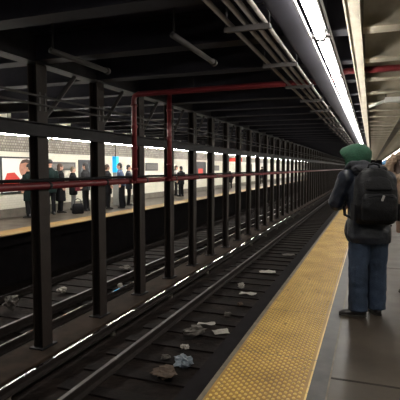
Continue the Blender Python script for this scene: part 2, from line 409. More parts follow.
# ------------------------------------------------------------------ tracks
def rail_prof(h, head, foot, web=.018):
    a, f = head / 2, foot / 2
    return [(-f, 0), (f, 0), (f, .018), (web / 2, .035), (web / 2, h - .045), (a, h - .034), (a, h - .006), (a - .008, h), (-a + .008, h), (-a, h - .006), (-a, h - .034), (-web / 2, h - .045), (-web / 2, .035), (-f, .018)]
def rail(name, x, zb, h, label, polished=False, head=.074, cat='rail'):
    r = empty(name, (x, 0, zb), label, cat)
    m = MB(); m.prism(rail_prof(h, head, .14), Y0, Y1); m.build('rail_body', M['railrust'], r)
    m = MB(); pw = head * .27 if polished else head * .34
    m.b2((-pw, Y0, h - .004), (pw, Y1, h + .003)); m.build('running_surface', M['polished' if polished else 'rail'], r)
    return r
h = RAILZ - TIEZ
rail('running_rail', -3.28, TIEZ, h, 'dull steel rail on the far side of the near track')
rail('running_rail', -1.785, TIEZ, h, 'rail of the near track close under the platform edge')
rail('running_rail', -5.70, TIEZ, h, 'dark rail of the far track on the column side')
rail('running_rail', -7.14, TIEZ, h, 'bright-topped rail of the far track under the far platform', True)
for x, lab in ((-4.02, 'third rail with glinting top between near track and columns'), (-5.02, 'third rail of the far track just behind the columns')):
    r = rail('third_rail', x, TIEZ + .08, .12, lab, True, head=.068)
    for k in range(14):
        m = MB(); y = 4.2 + k * 2.4
        m.rings([((0, y, -.125), (.05, 0, 0), (0, .05, 0)), ((0, y, -.05), (.04, 0, 0), (0, .04, 0)), ((0, y, .004), (.055, 0, 0), (0, .055, 0))], 10); m.build('insulator', M['dado'], r)
def tie_mesh():
    m = MB(); m.box((0, 0, 0), (2.35, .22, .12), None, .008); return m
t0 = tag(tie_mesh().build('railway_tie', M['tie'], None, (-2.53, 3.6, BEDZ - .035)), 'dark timber tie across the near track', 'railway tie', 'timber ties of the near track')
k = 1
while 3.6 + k * .6 < 45:
    c = t0.copy(); C.objects.link(c); c.location.y = 3.6 + k * .6 + random.uniform(-.03, .03); c.rotation_euler.z = random.uniform(-.02, .02); k += 1
t1 = t0.copy(); C.objects.link(t1); tag(t1, 'dark timber tie across the far track', 'railway tie', 'timber ties of the far track'); t1.location = (-6.42, 5.6, BEDZ - .035)
k = 1
while 5.6 + k * .6 < 40:
    c = t1.copy(); C.objects.link(c); c.location.y = 5.6 + k * .6; k += 1

# ------------------------------------------------------------------ lamps
def lamp(tubemat, L, label, w=.19, pw=.042, name='fluorescent_lamp', tr=.043):
    root = empty(name, (0, 0, 0), label, 'lamp', 'lamps')
    m = MB(); n = L - .03
    m.b2((-pw, 0, .055), (pw, n, .095)); m.build('housing', M['housing'], root)
    for sd_ in (-1, 1):
        m = MB(); m.b2((sd_ * w / 2 - .007, 0, -.02), (sd_ * w / 2 + .007, n, .012)); m.build('rim', M['housing'], root)
    m = MB(); m.tube([(-.005, .04, 0), (-.005, n - .04, 0)], tr, 12); m.build('tube', tubemat, root)
    for y in (.02, n - .02):
        m = MB(); m.b2((-.05, y - .018, -.035), (.04, y + .018, .06)); m.b2((-w / 2, y - .012, -.006), (w / 2, y + .012, .01)); m.build('socket', M['bracket'], root)
    for y in (.36, n - .3):
        m = MB(); m.tube([(0, y, .10), (0, y, .65)], .008, 6); m.build('hanger', M['darksteel'], root)
    return root
LP = 2.1
la = lamp(M['tube'], LP, 'x')
k = -3
i = 0
while 4.63 + k * LP < Y1 - 3:
    y = 4.63 + k * LP
    if k < -1: lab = 'lit tube lamp over the near platform edge behind the viewer'
    elif k <= 4: lab = ['nearest lit tube lamp at the top of the picture over the platform edge', 'second lit tube lamp in the bright line over the platform edge', 'third lit tube lamp in the bright line over the platform edge',
                        'fourth lit tube lamp in the bright line over the platform edge', 'fifth lit tube lamp in the bright line over the platform edge', 'sixth lit tube lamp in the bright line over the platform edge'][k + 1]
    else: lab = 'distant lit tube lamp at the thin end of the near bright line'
    if i == 0: la.location = (-.475, y, 2.8); la['label'] = lab; la['group'] = 'lamps over the near platform edge'
    else: dup(la, (-.475, y, 2.8), lab, 'lamps over the near platform edge')
    k += 1; i += 1
lf = lamp(M['tube2'], LP, 'x', .16, .10, tr=.036)
k = 0; i = 0
gaps = {}
while 3.0 + k * LP < Y1 - 3:
    y = 3.0 + k * LP
    if y < 10: lab = 'lit tube lamp over the far platform left of the frame'
    elif y < 28: lab = 'lit tube lamp over the far platform, %s from the left in view' % ORD[int((y - 10) / LP)]
    else: lab = 'distant lit tube lamp over the far platform toward the right end'
    if i == 0: lf.location = (-8.95, y, 2.455); lf['label'] = lab; lf['group'] = 'lamps over the far platform'
    else: dup(lf, (-8.95, y, 2.455), lab, 'lamps over the far platform')
    k += 1; i += 1
lr = lamp(M['tube'], LP, 'lit tube lamp over the middle of the platform, outside the frame on the right', .08, tr=.03)
lr.location = (1.9, -2.3, 2.8); lr['group'] = 'lamps over the platform middle'
for k in range(1, 44): dup(lr, (1.9, -2.3 + k * LP, 2.8))

# conduits over the platform edge and their hangers
CX = [(-1.19, .021), (-1.055, .022), (-.97, .021), (-.885, .019)]
names = ['leftmost of four galvanised conduits under the ceiling beside the lamps', 'second from left of four galvanised ceiling conduits', 'third from left of four galvanised ceiling conduits', 'rightmost of four galvanised conduits, nearest the lamps']
for (x, r), lab in zip(CX, names):
    m = MB(); m.tube([(0, Y0, 0), (0, Y1, 0)], r, 10); tag(m.build('conduit', M['conduit'], None, (x, 0, 2.8 + r * .2)), lab, 'pipe', 'ceiling conduits')
hb = empty('conduit_hanger', (0, 0, 0), 'x', 'bracket', 'conduit hangers')
m = MB(); m.b2((-.2, -.04, -.058), (.20, .04, -.030)); m.b2((-.2, -.05, -.075), (.20, -.04, -.030)); m.build('trapeze', M['bracket'], hb)
for x in (-.195, .185):
    m = MB(); m.tube([(x, 0, -.045), (x, 0, .25)], .008, 6); m.build('hanger_rod', M['darksteel'], hb)
k = -1; i = 0
while COLY0 + k * PITCH < 70:
    y = COLY0 + k * PITCH + .03
    lab = '%s bracket holding the ceiling conduits, counting from the top of the picture' % ORD[i] if i < 5 else 'small distant bracket on the ceiling conduits'
    if i == 0: hb.location = (-1.03, y, 2.8); hb['label'] = lab
    else: dup(hb, (-1.03, y, 2.8), lab, 'conduit hangers')
    k += 1; i += 1
# short pipe lengths under the track ceiling
for x, ya, yb, lab in ((-2.07, 4.72, 6.12, 'short grey pipe hanging under the ceiling over the near track'), (-3.75, 4.8, 6.1, 'short grey pipe hanging under the ceiling near the first column'),):
    r = empty('ceiling_pipe', (x, ya, 3.0), lab, 'pipe')
    m = MB(); m.tube([(0, 0, 0), (0, yb - ya, 0)], .036, 10); m.build('pipe_run', M['dullpipe'], r)
    m = MB(); m.tube([(0, yb - ya - .04, 0), (0, yb - ya + .03, 0)], .05, 10); m.build('end_cap', M['dullpipe'], r)
    m = MB(); m.tube([(0, .04, 0), (0, .04, .45)], .012, 6); m.build('hanger_rod', M['darksteel'], r)
# pale transverse panel hung beyond the near beams on the right
r = empty('hanging_sign', (.55, 10.25, 2.93), 'pale panel hanging across the platform ceiling, seen edge on', 'sign')
m = MB(); m.b2((-.32, -.09, -.05), (.9, .09, .05), .01); m.build('panel', M['white'], r)
m = MB(); m.tube([(-.62, 0, -.12), (-.31, 0, -.01)], .03, 8); m.build('arm', M['white'], r)
for x in (-.3, .5):
    m = MB(); m.tube([(x, 0, .05), (x, 0, .52)], .01, 6); m.build('hanger_rod', M['bracket'], r)

# ------------------------------------------------------------------ far wall fittings
def poster(y0, y1, z0, z1, label, back, shapes=(), frm=.05):
    r = empty('poster', (FWALL + .002, (y0 + y1) / 2, z0), label, 'poster', None)
    w, hh = (y1 - y0) / 2, z1 - z0
    m = MB()
    m.b2((0, -w, 0), (.04, -w + frm, hh)); m.b2((0, w - frm, 0), (.04, w, hh)); m.b2((0, -w + frm, 0), (.04, w - frm, frm)); m.b2((0, -w + frm, hh - frm), (.04, w - frm, hh))
    m.build('frame', M['blackframe'], r)
    m = MB(); m.b2((0, -w + frm, frm), (.012, w - frm, hh - frm)); m.build('sheet', M[back], r)
    for i, (nm, mt, pts) in enumerate(shapes):
        x = .0125 + .0015 * i
        m = MB(); n = len(pts)
        P = [(-w + frm + u * 2 * (w - frm), frm + v * (hh - 2 * frm)) for u, v in pts]
        m.add([V((.011, a, b)) for a, b in P] + [V((x, a, b)) for a, b in P], [tuple(range(n, 2 * n))] + [(k, (k + 1) % n, n + (k + 1) % n, n + k) for k in range(n)])
        m.build(nm, M[mt], r)
    return r
ov = lambda cx, cy, rx, ry, n=16: [(cx + rx * math.cos(2 * PI * k / n), cy + ry * math.sin(2 * PI * k / n)) for k in range(n)]
poster(11.05, 12.75, .74, 1.90, 'large black-framed poster of a man in a dark suit beside red, behind first column', 'paper', [
    ('printed_suit', 'psuit', [(.42, .0), (.98, .0), (.98, .46), (.80, .52), (.62, .50), (.50, .36)]),
    ('printed_red', 'pred', [(.08, .06), (.44, .06), (.48, .40), (.34, .58), (.14, .56), (.05, .3)]),
    ('printed_face', 'pflesh', ov(.64, .70, .17, .28)), ('printed_hair', 'brownhair', [(.50, .84), (.56, .95), (.70, .99), (.82, .93), (.80, .84), (.66, .88)])])
poster(15.05, 16.0, 1.0, 1.86, 'black-framed dark poster on white tile behind the grey-jacketed person', 'pdark', [('printed_picture', 'pgrey', ov(.5, .55, .34, .3))])
poster(27.6, 29.6, .85, 1.95, 'dark poster with a red middle on the far wall', 'pdark', [('printed_red', 'pred', [(.3, .2), (.75, .2), (.75, .6), (.3, .6)])])
poster(40.5, 42.6, .85, 1.9, 'small grey far-wall poster beyond the mid-row columns', 'pgrey', [('printed_picture', 'pdark', ov(.5, .5, .3, .3))])
def tablet(y0, y1, z0, z1, label):
    r = empty('station_sign', (FWALL + .002, (y0 + y1) / 2, z0), label, 'sign', 'dark tablets on the far wall')
    w = (y1 - y0) / 2; h_ = z1 - z0
    m = MB(); m.b2((0, -w, 0), (.03, w, h_)); m.build('slab', M['tablet'], r)
    m = MB(); m.b2((.0, -w + .09, .07), (.034, w - .09, h_ - .07)); m.build('inset', M['tabletin'], r)
tablet(13.25, 14.85, 1.46, 1.76, 'grey name tablet on white tile above the people behind the first column')
tablet(20.7, 22.1, 1.40, 1.80, 'grey name tablet on white tile right of the third column')
tablet(31.0, 32.6, 1.35, 1.72, 'small grey name tablet on the far wall mid row')
# blue-topped kiosk on the far platform
r = empty('kiosk', (-9.95, 16.75, 0), 'grey standing kiosk with a bright blue upper panel on the far platform', 'kiosk')
m = MB(); m.b2((-.09, -.10, 0), (.09, .10, 1.36), .01); m.build('body', M['kiosk'], r)
m = MB(); m.b2((-.095, -.105, 1.36), (.095, .105, 2.02), .01); m.build('blue_panel', M['blue'], r)
m = MB(); m.tube([(0, 0, 2.02), (0, 0, 3.44)], .014, 8); m.build('hanger_rod', M['darksteel'], r)
# hanging red and green signs far down
r = empty('hanging_sign', (-9.3, 32.5, 2.28), 'small red sign hanging over the far platform', 'sign')
m = MB(); m.b2((-.5, -.05, -.28), (.5, .05, 0)); m.build('panel', M['pred'], r)
m = MB(); m.tube([(0, 0, 0), (0, 0, 1.15)], .012, 6); m.build('hanger_rod', M['darksteel'], r)
poster(88, 93.5, .6, 2.0, 'green panel on the far wall at the distant right end of the row', 'pgreen')

# ------------------------------------------------------------------ litter on the tracks
def crumple(name, loc, size, mt, label, seed, flat=.4, cat='litter'):
    rnd = random.Random(seed)
    t = bmesh.new(); bmesh.ops.create_icosphere(t, subdivisions=3, radius=1)
    off = V((rnd.uniform(0, 50), rnd.uniform(0, 50), seed))
    for v in t.verts:
        n = v.co.normalized(); a = 1 + .6 * noise.noise(n * 1.4 + off) + .5 * noise.noise(n * 5 + off) + .35 * noise.noise(n * 11 + off)
        v.co = V((n.x * a * size[0], n.y * a * size[1], n.z * a * size[2]))
    zm = min(v.co.z for v in t.verts)
    for v in t.verts: v.co.z -= zm
    for f in t.faces: f.smooth = False
    me = bpy.data.meshes.new(name); t.to_mesh(me); t.free(); me.materials.append(M[mt])
    o = bpy.data.objects.new(name, me); C.objects.link(o); o.location = loc; o.rotation_euler.z = rnd.uniform(0, 6)
    return tag(o, label, cat)
def sheet(name, loc, w, h_, mt, label, seed, rz, lift=.03):
    m = MB(); n = 9; off = V((seed * 3.1, seed, 0)); vs = []
    for i in range(n):
        for j in range(n):
            x, y = (i / (n - 1) - .5) * w, (j / (n - 1) - .5) * h_
            vs.append(V((x + .02 * noise.noise(V((x * 9, y * 9, seed))), y, lift * (1 + noise.noise(V((x * 7, y * 7, 0)) + off)) + .006)))
    zm = min(v.z for v in vs)
    for v in vs: v.z -= zm - .004
    fs = [(i * n + j, i * n + j + 1, (i + 1) * n + j + 1, (i + 1) * n + j) for i in range(n - 1) for j in range(n - 1)]
    m.add(vs, fs); o = m.build(name, M[mt], None, loc); o.rotation_euler.z = rz
    sd = o.modifiers.new('t', 'SOLIDIFY'); sd.thickness = .004
    return tag(o, label, 'litter')
Z = TIEZ + .01; ZB = BEDZ
crumple('plastic_bag', (-2.40, 5.80, Z), (.17, .12, .06), 'litterb', 'bluish crumpled plastic bag on the track, nearest litter to the platform corner', 3)
crumple('paper_scrap', (-2.52, 5.45, Z), (.16, .14, .04), 'litterbr', 'brown crumpled paper left of the bluish plastic bag', 5)
sheet('paper_sheet', (-2.32, 7.28, Z), .26, .20, 'litterw', 'white crumpled sheet on the track beside the yellow edge, mid distance', 2, .6)
sheet('paper_sheet', (-2.68, 7.55, Z), .30, .15, 'litterw', 'tan paper sheet lying left of the white crumpled sheet', 4, .2)
crumple('plastic_bag', (-2.68, 7.0, Z), (.20, .13, .06), 'litterg', 'grey-brown crumpled bag below the tan paper sheet', 8)
sheet('paper_sheet', (-2.48, 9.75, Z), .36, .2, 'litterw', 'pale flat paper on the near track, right of the lone crumpled ball', 6, .1)
crumple('paper_ball', (-2.75, 10.15, Z), (.07, .07, .06), 'litterw', 'small white paper ball on the near track', 9)
sheet('paper_plate', (-2.53, 12.0, Z), .42, .28, 'litterw', 'oval white paper further up the near track', 11, .3)
crumple('paper_ball', (-2.45, 8.1, Z), (.07, .06, .04), 'litterg', 'small grey scrap near the platform side between papers', 12)
crumple('paper_scrap', (-2.75, 5.95, Z), (.06, .05, .03), 'litterg', 'tiny pale scrap left of the bluish plastic bag', 13)
crumple('paper_scrap', (-2.42, 8.85, Z), (.06, .05, .03), 'litterbr', 'tiny brown scrap below the flat pale paper', 14)
sheet('paper_sheet', (-2.4, 14.6, Z), .4, .3, 'litterg', 'grey sheet far up the near track by the platform', 15, .4)
crumple('paper_scrap', (-2.62, 6.4, Z), (.05, .06, .03), 'litterw', 'tiny white scrap between bluish bag and grey-brown bag', 16)
crumple('plastic_bag', (-6.55, 7.0, Z), (.14, .12, .11), 'litterg', 'grey crumpled bag on the far track left of the first column', 17)
crumple('paper_scrap', (-6.4, 8.4, Z), (.10, .10, .05), 'litterw', 'white scrap on the far track right of the first column', 18)
crumple('paper_scrap', (-6.2, 10.9, Z), (.16, .12, .05), 'litterg', 'grey scrap on the far track between second and third columns', 19)
crumple('paper_ball', (-5.35, 9.15, Z), (.06, .06, .05), 'litterw', 'small pale ball beside the far third rail', 20)

# ------------------------------------------------------------------ people
def P(l, f, z): return V((-l, f, z))     # local person frame: faces +y, left is -x
def limb(m, pts, rad, seg=12):
    # smooth a joint chain a little
    out = []; rr = []
    for i in range(len(pts) - 1):
        for t in (0, .25, .5, .75):
            out.append(pts[i].lerp(pts[i + 1], t)); rr.append(rad[i] + (rad[i + 1] - rad[i]) * t)
    out.append(pts[-1]); rr.append(rad[-1]); m.tube(out, rr, seg)
def torso_rings(m, rows, p=2.3, seg=20):
    m.rings([(P(l, f, z), V((w, 0, 0)), V((0, d, 0))) for z, l, f, w, d in rows], seg, True, True, p)
def hand(m, wrist, d, n, side, s=1.0, curl=.9, r=.0088):
    d = d.normalized(); n = (n - d * n.dot(d)).normalized(); t = d.cross(n).normalized() * side   # t = towards the thumb
    k = wrist + d * .085 * s
    m.rings([(wrist - d * .02, t * .028 * s, n * .020 * s), (wrist + d * .03 * s, t * .036 * s, n * .017 * s), (k, t * .042 * s, n * .014 * s), (k + d * .01, t * .038 * s, n * .010 * s)], 12, True, True, 2.6)
    for i, (off, ln) in enumerate(((.034, .072), (.012, .080), (-.011, .075), (-.033, .060))):
        p = k + t * off * s - d * .012; a = .25; pts = [p]; dd = d
        for seg_, q in enumerate((.45, .32, .25)):
            p = p + (d * math.cos(a) - n * math.sin(a)) * (ln * s * q + (.012 if seg_ == 0 else 0)); pts.append(p); a += curl * .75
        m.tube(pts, [r * s, r * s * .97, r * s * .9, r * s * .7], 8)
    b = wrist + d * .025 * s + t * .028 * s
    m.tube([b, b + (d * .7 + t * .7 - n * .25) * .034 * s, b + (d * .7 + t * .7 - n * .25) * .034 * s + (d * .9 + t * .15 - n * .4) * .030 * s, b + (d * .7 + t * .7 - n * .25) * .034 * s + (d * .9 + t * .05 - n * .5) * .055 * s],
           [.013 * s, .0115 * s, .010 * s, .008 * s], 8)
def head_parts(m, c, hd, s=1.0):
    """c head centre; hd facing rotation (3x3). +y of hd is the face"""
    m.ell(c + hd @ V((0, -.008, .018)) * s, (.076 * s, .096 * s, .108 * s), hd, 20, 14)
    m.ell(c + hd @ V((0, .030, -.055)) * s, (.054 * s, .062 * s, .062 * s), hd, 14, 10)      # jaw
    m.tube([c + hd @ V((0, .086, .012)) * s, c + hd @ V((0, .106, -.022)) * s, c + hd @ V((0, .092, -.034)) * s], [.009 * s, .014 * s, .011 * s], 8)   # nose
    m.tube([c + hd @ V((-.04, .078, .026)) * s, c + hd @ V((0, .088, .026)) * s, c + hd @ V((.04, .078, .026)) * s], .010 * s, 8)   # brow
    m.tube([c + hd @ V((-.02, .084, -.062)) * s, c + hd @ V((0, .092, -.061)) * s, c + hd @ V((.02, .084, -.062)) * s], .008 * s, 8)   # lips
    for q in (-1, 1): m.ell(c + hd @ V((q * .078, -.012, -.005)) * s, (.012 * s, .022 * s, .032 * s), hd, 10, 8)
def rotm(yaw=0, pitch=0, roll=0): return (Matrix.Rotation(yaw, 3, 'Z') @ Matrix.Rotation(pitch, 3, 'X') @ Matrix.Rotation(roll, 3, 'Y'))
def paint_face(me, c, hd, s):
    inv = hd.inverted()
    for p in me.polygons:
        q = inv @ (p.center - c) / s
        if q.y > .05:
            if abs(abs(q.x) - .032) < .015 and abs(q.z - .006) < .008: p.material_index = 1
            elif abs(q.x) < .024 and abs(q.z + .062) < .009: p.material_index = 2

def person(loc, ang, label, st, group=None, vox=.02):
    """st: height, coat/trouser/shoe/hair materials and pose overrides"""
    root = empty('person', loc, label, 'person', group, rz=ang)
    H = st.get('h', 1.70); s = H / 1.75
    lean = st.get('lean', 0.0)
    hc = st.get('head', P(0, .02 + lean, 1.635 * s)); hd = rotm(*st.get('hrot', (0, -.12, 0)))
    J = dict(shL=P(.185, lean * .75, 1.41 * s), elL=P(.235, -.02 + lean * .4, 1.12 * s), haL=P(.225, .06 + lean * .2, .87 * s), hipL=P(.09, 0, .90 * s), knL=P(.095, .015, .49 * s), anL=P(.10, -.02, .085 * s),
             shR=P(-.185, lean * .75, 1.41 * s), elR=P(-.235, -.02 + lean * .4, 1.12 * s), haR=P(-.225, .06 + lean * .2, .87 * s), hipR=P(-.09, 0, .90 * s), knR=P(-.095, .015, .49 * s), anR=P(-.10, -.02, .085 * s))
    J.update(st.get('J', {}))
    toes = {'L': st.get('toeL', V((-.15, 1, 0))), 'R': st.get('toeR', V((.15, 1, 0)))}
    # body: one continuous surface
    m = MB(); head_parts(m, hc, hd, s)
    neck = P(0, lean * .8 - .01, 1.45 * s)
    m.tube([neck - V((0, 0, .06)), neck, hc - hd @ V((0, .01, .06))], [.07, .058, .055], 12)
    torso_rings(m, [(.84 * s, 0, 0, .15, .10), (.95 * s, 0, 0, .16, .105), (1.1 * s, 0, lean * .3, .135, .095), (1.3 * s, 0, lean * .6, .16, .105), (1.43 * s, 0, lean * .8, .14, .075)])
    for q, sg in (('L', 1), ('R', -1)):
        a, b, c = J['sh' + q], J['el' + q], J['ha' + q]; d = (c - b).normalized(); w = c - d * .085
        limb(m, [a, b, w], [.052, .042, .027])
        hand(m, w, d, st.get('palm' + q, V((-sg, 0, 0)) * -1), st.get('thumb' + q, -sg), 1.0, st.get('curl', .8), .0088 if vox < .008 else .011)
        limb(m, [J['hip' + q], J['kn' + q], J['an' + q]], [.078, .052, .036])
        t = toes[q].normalized(); an = V((J['an' + q].x, J['an' + q].y, .04))
        an.z = .034; m.tube([an - t * .045, an + t * .05, an + t * .11], [.030, .026, .016], 10)
    me = remesh(m, vox if vox < .008 else .013, 3); paint_face(me, hc, hd, s)
    mobj('body', me, [M['skin'], M['eye'], M['lip']], root)
    # trousers
    m = MB()
    tr = st.get('tr', (.098, .078, .066))
    torso_rings(m, [(.80 * s, 0, 0, .165, .115), (.9 * s, 0, 0, .178, .125), (1.0 * s, 0, lean * .1, .165, .115)])
    for q in 'LR':
        e = J['an' + q]; limb(m, [J['hip' + q], J['kn' + q], V((e.x, e.y, .055))], tr)
    mobj('trousers', remesh(m, max(vox, .012) if vox < .008 else vox, 4, st.get('fold', .004)), M[st.get('trousers', 'black')], root)
    # shoes
    for q in 'LR':
        t = toes[q].normalized(); lf_ = V((-t.y, t.x, 0)); an = V((J['an' + q].x, J['an' + q].y, 0)); rs = []
        for f, w, h_ in ((-.085, .025, .06), (-.06, .038, .10), (0, .040, .115), (.06, .043, .075), (.12, .046, .058), (.165, .040, .046), (.19, .020, .032)):
            rs.append((an + t * f + V((0, 0, h_ / 2 + .004)), lf_ * w, V((0, 0, h_ / 2))))
        m = MB(); m.rings(rs, 14, True, True, 2.6); sh = m.build('shoe', M[st.get('shoe', 'shoe')], root)
        m = MB(); m.rings([(c.copy().xy.to_3d() + V((0, 0, .011)), u * 1.08, V((0, 0, .011))) for c, u, v in rs], 14, True, False, 4); m.build('sole', M['sole'], sh)
    # coat
    m = MB(); hem = st.get('hem', .80) * s; fl = st.get('flare', 1.0); ct = st.get('bulk', 1.0 if vox < .008 else 1.1)
    rows = st.get('rows') or [(hem, 0, .01, .185 * fl, .135 * fl), ((hem + .95 * s) / 2, 0, .01, .185 * fl ** .5, .135 * fl ** .5), (1.0 * s, 0, lean * .2, .175, .125), (1.15 * s, 0, lean * .4, .172, .125), (1.3 * s, 0, lean * .65, .185, .13), (1.40 * s, 0, lean * .8, .175, .11), (1.465 * s, 0, lean * .85, .095, .085), (1.52 * s, 0, lean * .9, .07, .07)]
    torso_rings(m, [(z, l, f, w * ct, d * ct) for z, l, f, w, d in rows])
    ar = st.get('ar', (.088, .074, .056))
    for q in 'LR':
        a, b, c = J['sh' + q], J['el' + q], J['ha' + q]; d = (c - b).normalized()
        limb(m, [a, b, c - d * .095], ar)
    for x in st.get('extra', ()): m.ell(*x)
    mobj('jacket' if hem > .6 else 'coat', remesh(m, max(vox, .010), st.get('csm', 4), st.get('cfold', .005), 8), M[st.get('coat', 'black')], root)
    # hair / hat
    hk = st.get('hairkind', 'short')
    if hk:
        m = MB()
        if hk == 'short': m.ell(hc + hd @ V((0, -.024, .040)) * s, (.088 * s, .098 * s, .102 * s), hd, 18, 12); m.ell(hc + hd @ V((0, -.060, -.020)) * s, (.078 * s, .058 * s, .085 * s), hd, 16, 10)
        elif hk == 'long':
            m.ell(hc + hd @ V((0, -.022, .034)) * s, (.090 * s, .104 * s, .104 * s), hd, 18, 12)
            m.rings([(hc + hd @ V((0, -.055, .02)) * s, V((.088 * s, 0, 0)), V((0, .06 * s, 0))), (hc + V((0, -.075, -.10)) * s, V((.098 * s, 0, 0)), V((0, .055 * s, 0))), (hc + V((0, -.095, -.23)) * s, V((.075 * s, 0, 0)), V((0, .035 * s, 0)))], 14)
        elif hk == 'hat':
            m.ell(hc + hd @ V((0, -.016, .048)) * s, (.093 * s, .106 * s, .096 * s), hd, 18, 12)
            m.rings([(hc + hd @ V((0, -.010, .028 + z)) * s, hd @ V((.096 * s, 0, 0)), hd @ V((0, .110 * s, 0))) for z in (-.006, .034)], 18)
        mobj('hat' if hk == 'hat' else 'hair', remesh(m, .014, 2, .004, 22), M[st.get('hair', 'brownhair')], root)
    return root, hc, hd, J

# ---- the person in the green hood
A = math.radians(18)
BASE = V((-.005, 5.08, .003))
stm = dict(h=1.76, lean=.12, fold=.007, cfold=.009, trousers='jeans', coat='navy', hairkind=None, shoe='shoe', curl=1.0,
    head=P(.09, .215, 1.64), hrot=(1.0, -.32, 0),
    J=dict(shL=P(.22, .09, 1.445), elL=P(.315, .13, 1.17), haL=P(.195, .40, 1.12), shR=P(-.20, .08, 1.43), elR=P(-.27, .18, 1.15), haR=P(.10, .42, 1.12),
           hipL=P(.10, -.01, .90), knL=P(.105, -.01, .50), anL=P(.108, -.05, .085), hipR=P(-.10, .01, .90), knR=P(-.11, .05, .50), anR=P(-.108, .04, .085)),
    toeL=V((-.98, .21, 0)), toeR=V((-.05, 1, 0)), palmL=V((.2, -.3, -1)) * -1, palmR=V((-.2, -.3, -1)) * -1, thumbL=1, thumbR=-1,
    tr=(.116, .100, .100), ar=(.092, .082, .058),
    rows=[(.775, 0, .0, .215, .165), (.84, 0, .0, .225, .175), (.95, 0, .02, .215, .165), (1.08, 0, .04, .205, .155), (1.22, 0, .07, .215, .16), (1.34, 0, .09, .215, .155), (1.43, .01, .11, .22, .135), (1.495, .02, .12, .18, .125), (1.54, .04, .14, .125, .11), (1.585, .06, .15, .11, .105)],
    extra=[(P(.15, .15, .88), (.06, .07, .13)), (P(-.14, .13, .88), (.06, .06, .12)), (P(0, .0, 1.50), (.16, .10, .055)), (P(.215, .09, 1.435), (.095, .10, .10)), (P(-.20, .08, 1.42), (.095, .10, .10))])
root, hc, hd, J = person(BASE, A, 'person in green hood, navy jacket and jeans standing at the yellow strip with a backpack', stm, None, .0048)
# green hood: an open-fronted shell round the head
m = MB(); n, sg = 15, 24; vs = []; fs = []
hr = rotm(1.0, -.26, 0); cc = hc + V((0, -.012, .022))
rads = (.118, .150, .132)
for i in range(n):
    th = math.radians(52) + (PI - math.radians(52)) * i / (n - 1) * .985      # from the face opening round to the back
    for k in range(sg):
        ph = 2 * PI * k / sg; v = V((math.sin(th) * math.cos(ph), math.cos(th), math.sin(th) * math.sin(ph)))
        q = V((v.x * rads[0], v.y * rads[1], v.z * rads[2]))
        if v.y > .2 and v.z > .2: q.y += .06 * (v.z)                           # brim
        q *= 1 + .05 * noise.noise(v * 3.1)
        vs.append(cc + hr @ q)
for i in range(n - 1):
    for k in range(sg):
        k2 = (k + 1) % sg; fs.append((i * sg + k, i * sg + k2, (i + 1) * sg + k2, (i + 1) * sg + k))
fs.append(tuple(range((n - 1) * sg, n * sg)))
m.add(vs, fs, True)
nk = hc + V((0, -.03, -.05))
m.rings([(nk + V((0, .0, .02)), V((.118, 0, 0)), V((0, .122, 0))), (nk + V((0, -.02, -.05)), V((.116, 0, 0)), V((0, .116, 0))), (nk + V((0, -.055, -.13)), V((.122, 0, 0)), V((0, .11, 0)))], 20, False)
ho = m.build('hood', M['hood'], root); sd = ho.modifiers.new('t', 'SOLIDIFY'); sd.thickness = .014; sd.offset = 1
# bunched grey collar of the jacket
m = MB(); pts = []
for k in range(25):
    t = 2 * PI * k / 24; pts.append(P(.045, .12, 1.555) + V((.15 * math.cos(t), .12 * math.sin(t), .018 * math.sin(t * 2) + .03 * math.sin(t) * -1)))
m.tube(pts, [.034 + .008 * math.sin(k * 1.9) for k in range(25)], 10)
m.ell(P(.01, .0, 1.53), (.19, .085, .06))
mobj('collar', remesh(m, .010, 3, .006, 14), M['greyhood'], root)
# phone held in the two hands
ph = empty('smartphone', BASE + Matrix.Rotation(A, 3, 'Z') @ P(.15, .475, 1.115), 'small dark phone held in the hands of the green-hooded person', 'phone', rz=A)
R_ = Matrix.Rotation(-.9, 3, 'X')
R2 = Matrix.Rotation(.55, 3, 'X')
m = MB(); m.box((0, 0, .035), (.074, .142, .009), R2, .003); m.build('shell', M['phone'], ph)
m = MB(); m.box(V((0, 0, .035)) + R2 @ V((0, 0, .0047)), (.066, .128, .0012), R2); m.build('screen', M['phoneglass'], ph)

# ---- backpack
bp = empty('backpack', BASE + Matrix.Rotation(A, 3, 'Z') @ V((-.015, -.115, .99)), 'black backpack with a pale zip pull on the back of the green-hooded person', 'backpack', rz=A)
X, Yv = V((1, 0, 0)), V((0, 1, 0))
m = MB()
def brow(z, w, d, yc): return (V((0, yc, z)), X * w, Yv * d)
m.rings([brow(.0, .15, .07, -.10), brow(.015, .185, .10, -.10), brow(.06, .205, .125, -.105), brow(.2, .212, .135, -.105), brow(.34, .205, .125, -.09), brow(.45, .18, .105, -.06), brow(.52, .135, .08, -.035), brow(.555, .08, .05, -.02)], 28, True, True, 3.0)
mobj('main_compartment', remesh(m, .011, 3, .008, 8), M['pack'], bp)
m = MB(); m.rings([brow(.03, .13, .03, -.225), brow(.05, .165, .055, -.225), brow(.16, .172, .07, -.23), brow(.26, .165, .06, -.222), brow(.305, .14, .03, -.21)], 24, True, True, 3.0)
fp = mobj('front_pocket', remesh(m, .011, 3, .007, 9), M['pack'], bp)
m = MB(); m.tube([V((.15 * math.cos(t), -.275 + .035 * (abs(math.cos(t)) ** 3), .245 + .045 * math.sin(t))) for t in [PI * k / 14 for k in range(15)]], .0055, 6); m.build('zip', M['packtrim'], fp)
m = MB(); m.box((.0, -.318, .27), (.02, .012, .055), Matrix.Rotation(.3, 3, 'Y'), .003); m.build('zip_pull', M['pull'], fp)
m = MB(); m.rings([brow(.33, .10, .015, -.205), brow(.35, .135, .03, -.205), brow(.43, .12, .03, -.165), brow(.47, .08, .012, -.14)], 20, True, True, 3.0)
mobj('upper_pocket', remesh(m, .010, 3, .005, 9), M['pack'], bp)
